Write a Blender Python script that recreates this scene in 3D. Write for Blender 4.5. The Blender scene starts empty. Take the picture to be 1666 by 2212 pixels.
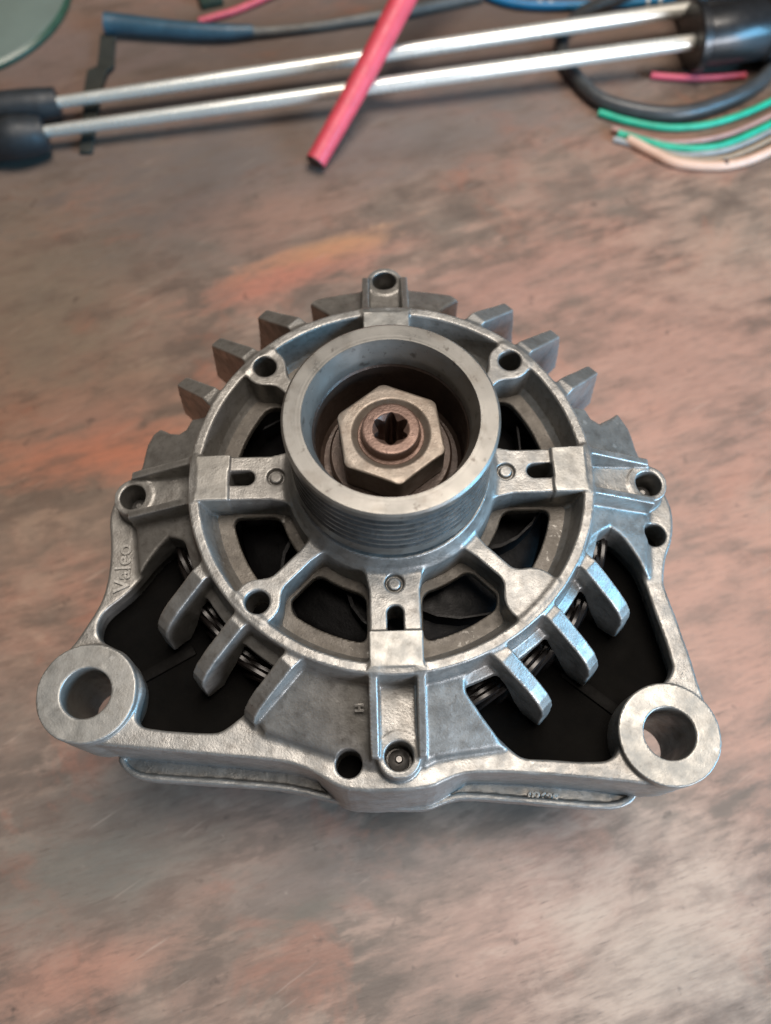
import bpy, bmesh, math, random
import numpy as np
from mathutils import Matrix, Vector

random.seed(7)
rng = np.random.default_rng(7)
S = 0.001                       # everything below is written in millimetres
HT = 105.0                      # height of the bracket's rim above the table top
scene = bpy.context.scene
col = scene.collection

# ------------------------------------------------------------------ camera
cam_d = bpy.data.cameras.new('camera')
cam = bpy.data.objects.new('camera', cam_d)
col.objects.link(cam)
CAM = Vector((-2.86, -108.64, 223.64 + HT))
pit, yaw, rol = math.radians(66.662), math.radians(-0.583), math.radians(-0.975)
fw = Vector((0, math.cos(pit), -math.sin(pit)))
up = Vector((0, math.sin(pit), math.cos(pit)))
rt = Vector((1, 0, 0))
rt, up = rt * math.cos(rol) + up * math.sin(rol), up * math.cos(rol) - rt * math.sin(rol)
Z = Matrix.Rotation(yaw, 3, 'Z')
rt, up, fw = Z @ rt, Z @ up, Z @ fw
M = Matrix((rt, up, -fw)).transposed().to_4x4()
M.translation = CAM * S
cam.matrix_world = M
cam_d.sensor_fit = 'HORIZONTAL'
cam_d.sensor_width = 36.0
cam_d.lens = 1850.0 / 1666.0 * 36.0
cam_d.clip_start = 0.01
cam_d.clip_end = 20.0
cam_d.dof.use_dof = True
cam_d.dof.focus_distance = 0.240
cam_d.dof.aperture_fstop = 11.5
scene.camera = cam

# ------------------------------------------------------------------ world and lamps
world = bpy.data.worlds.new('World')
scene.world = world
world.use_nodes = True
bg = world.node_tree.nodes['Background']
bg.inputs['Color'].default_value = (1.0, 0.90, 0.80, 1)
bg.inputs['Strength'].default_value = 0.022


def area_lamp(name, loc, target, size, size_y, power, color):
    d = bpy.data.lights.new(name, 'AREA')
    d.shape = 'RECTANGLE'
    d.size, d.size_y = size, size_y
    d.energy = power
    d.color = color
    o = bpy.data.objects.new(name, d)
    col.objects.link(o)
    o.location = loc
    o.rotation_euler = (Vector(target) - Vector(loc)).to_track_quat('-Z', 'Y').to_euler()
    return o


area_lamp('window_light', (1.00, -0.40, 0.42), (0, 0.0, 0.09), 0.55, 0.40, 15.0, (0.22, 0.62, 1.0))
area_lamp('front_fill_light', (0.88, -1.08, 0.42), (0, 0.0, 0.06), 0.6, 0.45, 15.0, (0.92, 0.93, 1.0))  # added fill from the front right, no source seen there
area_lamp('room_light', (0.20, 0.20, 1.38), (0.03, 0.05, 0.0), 0.75, 0.65, 20.0, (1.0, 0.90, 0.80))

scene.view_settings.view_transform = 'Standard'
scene.view_settings.look = 'None'
scene.view_settings.exposure = 0.15
scene.view_settings.gamma = 1.0
scene.view_settings.use_curve_mapping = False


# ------------------------------------------------------------------ material helpers
class NT:
    def __init__(s, name):
        s.m = bpy.data.materials.new(name)
        s.m.use_nodes = True
        s.t = s.m.node_tree
        s.b = s.t.nodes['Principled BSDF']
        s.co = s.t.nodes.new('ShaderNodeTexCoord').outputs['Object']

    def n(s, kind, **kw):
        x = s.t.nodes.new(kind)
        for k, v in kw.items():
            setattr(x, k, v)
        return x

    def link(s, a, b):
        s.t.links.new(a, b)

    def mapping(s, scale=(1, 1, 1), rot=(0, 0, 0), loc=(0, 0, 0), src=None):
        x = s.n('ShaderNodeMapping')
        x.inputs['Scale'].default_value = scale
        x.inputs['Rotation'].default_value = rot
        x.inputs['Location'].default_value = loc
        s.link(src or s.co, x.inputs['Vector'])
        return x.outputs[0]

    def noise(s, scale, detail=4, rough=0.55, src=None, dist=0.0):
        x = s.n('ShaderNodeTexNoise')
        x.inputs['Scale'].default_value = scale
        x.inputs['Detail'].default_value = detail
        x.inputs['Roughness'].default_value = rough
        x.inputs['Distortion'].default_value = dist
        s.link(src or s.co, x.inputs['Vector'])
        return x.outputs['Fac']

    def ramp(s, src, stops):
        x = s.n('ShaderNodeValToRGB')
        e = x.color_ramp.elements
        while len(e) < len(stops):
            e.new(0.5)
        for el, (p, c) in zip(e, stops):
            el.position = p
            el.color = (c if isinstance(c, tuple) else (c, c, c)) + (1,)
        s.link(src, x.inputs[0])
        return x.outputs[0]

    def mix(s, fac, a, b, mode='MIX'):
        x = s.n('ShaderNodeMix', data_type='RGBA', blend_type=mode)
        if isinstance(fac, (int, float)):
            x.inputs[0].default_value = fac
        else:
            s.link(fac, x.inputs[0])
        for v, i in ((a, 6), (b, 7)):
            if isinstance(v, tuple):
                x.inputs[i].default_value = v + (1,)
            else:
                s.link(v, x.inputs[i])
        return x.outputs[2]

    def math(s, op, a, b=0.0):
        x = s.n('ShaderNodeMath', operation=op)
        for v, i in ((a, 0), (b, 1)):
            if isinstance(v, (int, float)):
                x.inputs[i].default_value = v
            else:
                s.link(v, x.inputs[i])
        return x.outputs[0]

    def set(s, **kw):
        for k, v in kw.items():
            i = s.b.inputs[k.replace('_', ' ')]
            if isinstance(v, tuple):
                i.default_value = v + (1,)
            elif isinstance(v, (int, float)):
                i.default_value = v
            else:
                s.link(v, i)

    def bump(s, h, strength, dist):
        x = s.n('ShaderNodeBump')
        x.inputs['Strength'].default_value = strength
        x.inputs['Distance'].default_value = dist
        s.link(h, x.inputs['Height'])
        s.link(x.outputs[0], s.b.inputs['Normal'])


def metal(name, light, dark, grime, metallic, rough, bump=0.35, grime_amount=0.5, oxide=0.0, wear=0.0):
    t = NT(name)
    big = t.noise(38, 6, 0.65)
    fine = t.noise(420, 5, 0.65)
    grit = t.noise(1500, 3, 0.6)
    c = t.mix(t.ramp(big, [(0.36, 0.0), (0.62, 1.0)]), dark, light)
    c = t.mix(t.ramp(fine, [(0.50, 0.0), (0.70, grime_amount)]), c, grime)
    c = t.mix(t.ramp(t.noise(110, 6, 0.7, dist=0.6), [(0.50, 0.0), (0.70, grime_amount)]), c, grime)
    c = t.mix(t.ramp(t.noise(900, 2, 0.5), [(0.66, 0.0), (0.74, grime_amount)]), c, grime)
    if oxide:
        o = t.math('MULTIPLY', t.ramp(t.noise(700, 3, 0.6), [(0.60, 0.0), (0.70, 1.0)]), t.ramp(t.noise(45, 3, 0.6), [(0.55, 0.0), (0.72, oxide)]))
        c = t.mix(o, c, (0.62, 0.60, 0.56))
    if wear:                    # polished where handling has rubbed the ridges bright
        pt = t.n('ShaderNodeNewGeometry').outputs['Pointiness']
        e = t.math('ADD', pt, t.math('MULTIPLY', t.math('SUBTRACT', fine, 0.5), 0.06))
        c = t.mix(t.ramp(e, [(0.515, 0.0), (0.56, wear)]), c, (0.66, 0.65, 0.62))
    t.set(Base_Color=c, Metallic=metallic)
    t.set(Roughness=t.ramp(t.noise(200, 5), [(0.3, rough - 0.12), (0.7, rough + 0.12)]))
    t.bump(t.math('ADD', grit, t.math('MULTIPLY', fine, 1.5)), bump, 0.00025)
    return t.m


MAT = {}
MAT['cast'] = metal('cast_aluminium', (0.295, 0.286, 0.269), (0.222, 0.214, 0.20), (0.10, 0.088, 0.076), 0.62, 0.43, 0.3, 0.45, 0.6, 0.3)
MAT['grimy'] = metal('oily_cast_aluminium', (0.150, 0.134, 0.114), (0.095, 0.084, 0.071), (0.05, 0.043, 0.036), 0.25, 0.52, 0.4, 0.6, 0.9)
MAT['machined'] = metal('machined_aluminium', (0.285, 0.276, 0.256), (0.238, 0.23, 0.211), (0.14, 0.126, 0.108), 0.58, 0.43, 0.15, 0.4, 0.0, 0.25)


def turned_steel():
    """steel turned on a lathe: fine rings about the axis, dark pits, brown film"""
    t = NT('turned_pulley_steel')
    sp = t.n('ShaderNodeSeparateXYZ')
    t.link(t.co, sp.inputs[0])
    r = t.math('SQRT', t.math('ADD', t.math('MULTIPLY', sp.outputs[0], sp.outputs[0]), t.math('MULTIPLY', sp.outputs[1], sp.outputs[1])))
    cb = t.n('ShaderNodeCombineXYZ')
    t.link(r, cb.inputs[0])
    t.link(sp.outputs[2], cb.inputs[1])
    ring = t.noise(3600, 3, 0.6, cb.outputs[0])
    c = t.mix(t.ramp(t.noise(45, 5, 0.6), [(0.36, 0.0), (0.64, 1.0)]), (0.185, 0.176, 0.16), (0.245, 0.234, 0.214))
    c = t.mix(t.ramp(ring, [(0.40, 0.35), (0.60, 0.0)]), c, (0.20, 0.19, 0.172))
    c = t.mix(t.ramp(t.noise(150, 4, 0.65), [(0.50, 0.0), (0.68, 0.65)]), c, (0.14, 0.124, 0.105))
    c = t.mix(t.ramp(t.noise(330, 3, 0.6), [(0.62, 0.0), (0.70, 0.75)]), c, (0.075, 0.065, 0.055))
    t.set(Base_Color=c, Metallic=0.62)
    t.set(Roughness=t.ramp(t.noise(170, 5), [(0.3, 0.27), (0.7, 0.45)]))
    t.bump(ring, 0.25, 0.0001)
    return t.m


MAT['steel'] = turned_steel()
MAT['belt'] = metal('belt_stained_steel', (0.155, 0.145, 0.135), (0.11, 0.102, 0.094), (0.05, 0.044, 0.038), 0.6, 0.42)
MAT['nut'] = metal('nut_steel', (0.255, 0.222, 0.19), (0.205, 0.172, 0.143), (0.14, 0.10, 0.075), 0.6, 0.44, 0.2, 0.45)
MAT['rust'] = metal('rusty_shaft_steel', (0.18, 0.115, 0.09), (0.125, 0.077, 0.06), (0.06, 0.03, 0.022), 0.5, 0.42, 0.3, 0.5)
MAT['bore'] = metal('brown_stained_steel', (0.075, 0.050, 0.038), (0.045, 0.030, 0.023), (0.025, 0.016, 0.012), 0.4, 0.42)
MAT['bolt'] = metal('dark_bolt_steel', (0.26, 0.25, 0.24), (0.12, 0.115, 0.11), (0.03, 0.028, 0.025), 0.7, 0.35, 0.2, 0.6)
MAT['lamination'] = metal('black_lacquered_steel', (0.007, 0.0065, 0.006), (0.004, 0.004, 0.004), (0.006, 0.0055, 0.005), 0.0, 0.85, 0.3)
MAT['strut'] = metal('shade_dark_aluminium', (0.008, 0.0075, 0.007), (0.005, 0.0047, 0.0045), (0.004, 0.0036, 0.0033), 0.2, 0.6)  # same casting made near black: shade of the wells put into the colour
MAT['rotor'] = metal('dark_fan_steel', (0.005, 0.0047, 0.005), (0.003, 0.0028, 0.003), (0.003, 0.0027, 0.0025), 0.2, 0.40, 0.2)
MAT['rotor'].node_tree.nodes['Principled BSDF'].inputs['Specular IOR Level'].default_value = 0.12


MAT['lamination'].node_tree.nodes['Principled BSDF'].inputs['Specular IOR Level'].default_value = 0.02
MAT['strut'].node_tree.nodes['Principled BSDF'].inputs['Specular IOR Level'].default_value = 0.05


def plain(name, color, rough, metallic=0.0, var=0.25, scale=150, coat=0.0, bump=0.1):
    t = NT(name)
    n = t.noise(scale, 4)
    dk = tuple(c * (1 - var) for c in color)
    t.set(Base_Color=t.mix(t.ramp(n, [(0.35, 0.0), (0.65, 1.0)]), dk, color), Metallic=metallic)
    t.set(Roughness=t.ramp(t.noise(scale * 2.3, 3), [(0.3, rough * 0.85), (0.7, min(1, rough * 1.2))]))
    t.set(Coat_Weight=coat)
    if bump:
        t.bump(n, bump, 0.0005)
    return t.m


MAT['copper'] = plain('lacquered_winding_wire', (0.016, 0.013, 0.012), 0.28, 0.2)
MAT['black'] = plain('black_plastic', (0.018, 0.018, 0.019), 0.32, coat=0.2)
MAT['rubber'] = plain('black_rubber', (0.028, 0.032, 0.036), 0.5)
MAT['grey_rubber'] = plain('faded_black_rubber', (0.055, 0.057, 0.058), 0.35)
MAT['strap'] = plain('black_cloth_tape', (0.028, 0.030, 0.024), 0.7)
MAT['chrome'] = plain('chromed_rod', (0.74, 0.73, 0.67), 0.26, 0.5, 0.08, 35, bump=0)
MAT['blue_sleeve'] = plain('dark_blue_sleeve', (0.035, 0.085, 0.12), 0.42)
MAT['grey_wire'] = plain('grey_wire_skin', (0.13, 0.12, 0.105), 0.5)
MAT['red'] = plain('red_plastic', (0.66, 0.075, 0.105), 0.48, var=0.15)
MAT['pink'] = plain('pink_wire_skin', (0.62, 0.09, 0.13), 0.45)
MAT['blue'] = plain('bright_blue_wire_skin', (0.01, 0.20, 0.42), 0.4)
MAT['white'] = plain('white_print', (0.7, 0.75, 0.75), 0.5)
MAT['green'] = plain('green_wire_skin', (0.015, 0.40, 0.235), 0.42)
MAT['peach'] = plain('peach_wire_skin', (0.70, 0.45, 0.33), 0.45, var=0.1)
MAT['rose'] = plain('rose_wire_skin', (0.50, 0.30, 0.26), 0.5)
MAT['tan'] = plain('tan_wire_skin', (0.42, 0.32, 0.23), 0.5)
MAT['silver'] = plain('grey_white_wire_skin', (0.36, 0.37, 0.36), 0.4)
MAT['darkcore'] = plain('brown_hollow_core', (0.06, 0.03, 0.025), 0.7)
MAT['darkgreen'] = plain('dark_green_plastic', (0.02, 0.045, 0.03), 0.5)
MAT['disc_top'] = plain('grey_green_disc_face', (0.155, 0.185, 0.155), 0.35, var=0.12, scale=60)
MAT['disc_edge'] = plain('dark_green_disc_edge', (0.035, 0.085, 0.055), 0.3)


def table_material():
    t = NT('worn_wood')
    wob = t.noise(5, 2, 0.5)
    w = t.n('ShaderNodeVectorMath', operation='SCALE')
    cb = t.n('ShaderNodeCombineXYZ')
    t.link(t.math('SUBTRACT', wob, 0.5), cb.inputs[1])
    t.link(cb.outputs[0], w.inputs[0])
    w.inputs['Scale'].default_value = 0.02
    a = t.n('ShaderNodeVectorMath', operation='ADD')
    t.link(t.co, a.inputs[0])
    t.link(w.outputs[0], a.inputs[1])
    A = a.outputs[0]
    rz = math.radians(-17)
    A = t.mapping((1, 1, 1), (0, 0, rz), src=a.outputs[0])
    broad = t.noise(1.0, 7, 0.6, t.mapping((9, 17, 1), (0, 0, 0), src=A), 0.2)
    mott = t.noise(1.0, 9, 0.66, t.mapping((34, 66, 1), (0, 0, 0), (3, 5, 0), src=A), 0.3)
    streak = t.noise(1.0, 7, 0.66, t.mapping((30, 125, 1), (0, 0, 0), (1, 2, 0), src=A), 0.15)
    fibre = t.noise(1.0, 5, 0.65, t.mapping((110, 600, 1), (0, 0, 0), src=A))
    blot = t.noise(15, 8, 0.66, dist=0.5)
    scr = t.noise(1.0, 3, 0.6, t.mapping((24, 420, 1), (0, 0, 0), src=t.mapping((1, 1, 1), (0, 0, math.radians(-33)), src=t.co)))
    speck = t.noise(210, 4, 0.7)
    pore = t.noise(1.0, 3, 0.6, t.mapping((85, 1000, 1), (0, 0, 0), (7, 1, 0), src=A))
    c = t.ramp(broad, [(0.34, (0.135, 0.098, 0.076)), (0.44, (0.195, 0.135, 0.103)), (0.52, (0.245, 0.155, 0.116)),
                       (0.60, (0.300, 0.165, 0.120)), (0.74, (0.35, 0.240, 0.176))])
    c = t.mix(t.ramp(mott, [(0.40, 0.55), (0.49, 0.0)]), c, (0.105, 0.076, 0.060))
    c = t.mix(t.ramp(mott, [(0.53, 0.0), (0.61, 0.45)]), c, (0.40, 0.275, 0.205))
    c = t.mix(t.ramp(streak, [(0.39, 0.50), (0.48, 0.0)]), c, (0.105, 0.072, 0.056))
    c = t.mix(t.ramp(streak, [(0.55, 0.0), (0.65, 0.34)]), c, (0.43, 0.285, 0.205))
    c = t.mix(t.ramp(blot, [(0.52, 0.0), (0.62, 0.40)]), c, (0.205, 0.160, 0.124))
    c = t.mix(t.ramp(blot, [(0.36, 0.50), (0.44, 0.0)]), c, (0.34, 0.145, 0.095))

    # wear and stains, some painted shade and sheen (position and reach in metres)
    def patch(x, y, rx, ry, rot, colr, amt, thr=0.42):
        nonlocal c
        v = t.mapping((1 / rx, 1 / ry, 0), (0, 0, 0), (0, 0, 0),
                      src=t.mapping((1, 1, 1), (0, 0, -rot), src=t.mapping((1, 1, 1), (0, 0, 0), (-x, -y, 0), src=a.outputs[0])))
        ln = t.n('ShaderNodeVectorMath', operation='LENGTH')
        t.link(v, ln.inputs[0])
        d = t.math('SUBTRACT', 1.0, ln.outputs['Value'])
        e = t.math('ADD', d, t.math('MULTIPLY', t.math('SUBTRACT', mott, 0.5), 1.8))
        e = t.math('ADD', e, t.math('MULTIPLY', t.math('SUBTRACT', streak, 0.5), 1.6))
        c = t.mix(t.ramp(e, [(max(0.0, thr - 0.4), 0.0), (thr + 0.45, amt)]), c, colr)

    g = math.radians(14)
    patch(-0.16, 0.15, 0.07, 0.10, g, (0.175, 0.138, 0.102), 0.75)
    patch(-0.085, 0.21, 0.08, 0.06, g, (0.115, 0.095, 0.083), 0.75)
    patch(0.0, 0.31, 0.30, 0.10, g, (0.135, 0.104, 0.090), 0.9, 0.3)  # far end darkened: weaker light there is painted into the wood
    patch(-0.18, 0.30, 0.08, 0.08, g, (0.180, 0.125, 0.108), 0.6)
    patch(-0.03, 0.168, 0.050, 0.011, math.radians(22), (0.46, 0.235, 0.115), 0.95)
    patch(-0.045, 0.155, 0.055, 0.014, math.radians(20), (0.42, 0.165, 0.11), 0.95)
    patch(-0.12, 0.066, 0.06, 0.020, math.radians(6), (0.42, 0.160, 0.095), 0.95)
    patch(-0.13, 0.085, 0.05, 0.020, math.radians(6), (0.33, 0.165, 0.120), 0.5)
    patch(-0.05, 0.195, 0.05, 0.025, g, (0.35, 0.185, 0.130), 0.5)
    patch(0.13, 0.10, 0.11, 0.11, g, (0.42, 0.215, 0.155), 0.7)
    patch(0.13, -0.02, 0.06, 0.10, g, (0.43, 0.215, 0.150), 0.75)
    patch(0.05, 0.145, 0.07, 0.03, g, (0.35, 0.180, 0.135), 0.6)
    patch(0.01, 0.24, 0.12, 0.03, g, (0.160, 0.132, 0.116), 0.6)
    patch(0.17, 0.17, 0.06, 0.05, g, (0.38, 0.270, 0.20), 0.5)
    patch(-0.02, -0.105, 0.06, 0.016, g, (0.135, 0.108, 0.094), 0.6)  # soft shadow in front of the alternator, painted into the wood
    patch(-0.11, -0.10, 0.06, 0.03, g, (0.125, 0.118, 0.098), 0.75)
    patch(-0.035, -0.118, 0.02, 0.006, math.radians(25), (0.10, 0.095, 0.075), 0.7)
    patch(0.045, -0.125, 0.07, 0.04, g, (0.41, 0.240, 0.18), 0.6)
    patch(0.09, -0.13, 0.06, 0.05, g, (0.45, 0.345, 0.27), 0.75)  # tan wood made paler, painting in the sheen of the near end
    patch(-0.11, -0.135, 0.05, 0.012, g, (0.38, 0.185, 0.125), 0.6)
    c = t.mix(t.ramp(fibre, [(0.38, 0.26), (0.50, 0.0)]), c, (0.125, 0.086, 0.066))
    c = t.mix(t.ramp(pore, [(0.30, 0.55), (0.37, 0.0)]), c, (0.065, 0.045, 0.036))
    c = t.mix(t.ramp(scr, [(0.66, 0.0), (0.73, 0.35)]), c, (0.47, 0.36, 0.285))
    c = t.mix(t.ramp(speck, [(0.66, 0.0), (0.78, 0.45)]), c, (0.48, 0.38, 0.31))
    c = t.mix(t.ramp(t.noise(120, 3, 0.6), [(0.24, 0.75), (0.34, 0.0)]), c, (0.07, 0.048, 0.04))
    t.set(Base_Color=c)
    t.set(Roughness=t.ramp(blot, [(0.3, 0.34), (0.7, 0.55)]))
    t.bump(t.math('ADD', streak, t.math('MULTIPLY', fibre, 0.4)), 0.2, 0.0008)
    return t.m


MAT['table'] = table_material()


# ------------------------------------------------------------------ mesh helpers
def link_mesh(name, me, mat, parent=None, smooth=True):
    o = bpy.data.objects.new(name, me)
    col.objects.link(o)
    if mat is not None:
        me.materials.append(MAT[mat])
    if parent is not None:
        o.parent = parent
    if smooth:
        me.polygons.foreach_set('use_smooth', [True] * len(me.polygons))
    return o


def mesh_np(name, V, F, N=None):
    me = bpy.data.meshes.new(name)
    V = np.asarray(V, np.float32)
    F = np.asarray(F, np.int32)
    k = F.shape[1]
    me.vertices.add(len(V))
    me.vertices.foreach_set('co', V.ravel())
    me.loops.add(F.size)
    me.loops.foreach_set('vertex_index', F.ravel())
    me.polygons.add(len(F))
    me.polygons.foreach_set('loop_start', np.arange(len(F), dtype=np.int32) * k)
    me.update(calc_edges=True)
    me.polygons.foreach_set('use_smooth', np.ones(len(F), bool))
    if N is not None:
        me.normals_split_custom_set_from_vertices(np.asarray(N, np.float32))
    return me


def bm_obj(name, bm, mat, parent=None, smooth=True, angle=35):
    me = bpy.data.meshes.new(name)
    bmesh.ops.recalc_face_normals(bm, faces=bm.faces)
    bm.to_mesh(me)
    bm.free()
    o = link_mesh(name, me, mat, parent, smooth)
    if smooth:
        me.set_sharp_from_angle(angle=math.radians(angle))
    return o


def lathe(bm, prof, seg=160, z0=0.0, center=(0, 0), closed=True):
    rings = []
    for r, z in prof:
        rings.append([bm.verts.new(((center[0] + r * math.cos(2 * math.pi * i / seg)) * S,
                                    (center[1] + r * math.sin(2 * math.pi * i / seg)) * S, (z + z0) * S)) for i in range(seg)])
    n = len(rings)
    for j in range(n if closed else n - 1):
        A, B = rings[j], rings[(j + 1) % n]
        for i in range(seg):
            bm.faces.new((A[i], A[(i + 1) % seg], B[(i + 1) % seg], B[i]))


def spline(pts, sub=10):
    P = [Vector(p) for p in pts]
    P = [P[0] * 2 - P[1]] + P + [P[-1] * 2 - P[-2]]
    out = []
    for i in range(1, len(P) - 2):
        for k in range(sub):
            t = k / sub
            a, b, c, d = P[i - 1], P[i], P[i + 1], P[i + 2]
            out.append(0.5 * ((2 * b) + (c - a) * t + (2 * a - 5 * b + 4 * c - d) * t * t + (3 * b - a - 3 * c + d) * t ** 3))
    out.append(P[-2])
    return out


def tube(bm, pts, rad, seg=14, cap=True):
    """tube along points in mm; rad a number or a list"""
    n = len(pts)
    R = rad if isinstance(rad, (list, tuple)) else [rad] * n
    prev = None
    ref = Vector((0, 0, 1))
    for i, p in enumerate(pts):
        d = (pts[min(i + 1, n - 1)] - pts[max(i - 1, 0)]).normalized()
        s = d.cross(ref)
        if s.length < 1e-3:
            s = d.cross(Vector((1, 0, 0)))
        s.normalize()
        u = s.cross(d).normalized()
        ring = [bm.verts.new((p + (s * math.cos(2 * math.pi * k / seg) + u * math.sin(2 * math.pi * k / seg)) * R[i]) * S) for k in range(seg)]
        if prev:
            for k in range(seg):
                bm.faces.new((prev[k], prev[(k + 1) % seg], ring[(k + 1) % seg], ring[k]))
        elif cap:
            bm.faces.new(ring)
        prev = ring
    if cap:
        bm.faces.new(list(reversed(prev)))


def box(bm, c, size, rotz=0.0, bevel=0.0):
    r = bmesh.ops.create_cube(bm, size=1.0)
    vs = r['verts']
    for v in vs:
        v.co = Vector((v.co.x * size[0], v.co.y * size[1], v.co.z * size[2]))
    if bevel:
        es = list({e for v in vs for e in v.link_edges})
        rb = bmesh.ops.bevel(bm, geom=es, offset=bevel, segments=2, affect='EDGES', profile=0.6)
        vs = list({v for f in rb['faces'] for v in f.verts} | {v for v in vs if v.is_valid})
    m = Matrix.Rotation(rotz, 3, 'Z')
    for v in vs:
        v.co = (m @ v.co + Vector(c)) * S


def empty(name, loc=(0, 0, 0)):
    o = bpy.data.objects.new(name, None)
    col.objects.link(o)
    o.location = loc
    o.empty_display_size = 0.02
    return o


def tag(o, label=None, cat=None, group=None, kind=None):
    for k, v in (('label', label), ('category', cat), ('group', group), ('kind', kind)):
        if v:
            o[k] = v
    return o


# ------------------------------------------------------------------ distance-field castings
def smin(a, b, k):
    h = np.clip(0.5 + 0.5 * (b - a) / k, 0, 1)
    return b + (a - b) * h - k * h * (1 - h)


def smax(a, b, k):
    return -smin(-a, -b, k)


def sd_poly(pts, X, Y):
    pts = np.asarray(pts, np.float32)
    d = np.full(np.broadcast(X, Y).shape, 1e9, np.float32)
    s = np.ones(d.shape, np.float32)
    n = len(pts)
    for i in range(n):
        ax, ay = pts[i]
        bx, by = pts[i - 1]
        ex, ey = bx - ax, by - ay
        wx, wy = X - ax, Y - ay
        t = np.clip((wx * ex + wy * ey) / (ex * ex + ey * ey + 1e-9), 0, 1)
        d = np.minimum(d, (wx - ex * t) ** 2 + (wy - ey * t) ** 2)
        c1 = Y >= ay
        c2 = Y < by
        c3 = ex * wy > ey * wx
        s = np.where((c1 & c2 & c3) | (~c1 & ~c2 & ~c3), -s, s)
    return s * np.sqrt(d)


def soften(poly, times=2):
    P = np.asarray(poly, float)
    for _ in range(times):
        Q = np.roll(P, -1, 0)
        P = np.stack([0.78 * P + 0.22 * Q, 0.22 * P + 0.78 * Q], 1).reshape(-1, 2)
    return P


def extrude(d2, Zc, zlo, zhi):
    w = np.maximum(zlo - Zc, Zc - zhi)
    return np.minimum(np.maximum(d2, w), 0) + np.sqrt(np.maximum(d2, 0) ** 2 + np.maximum(w, 0) ** 2)


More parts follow.
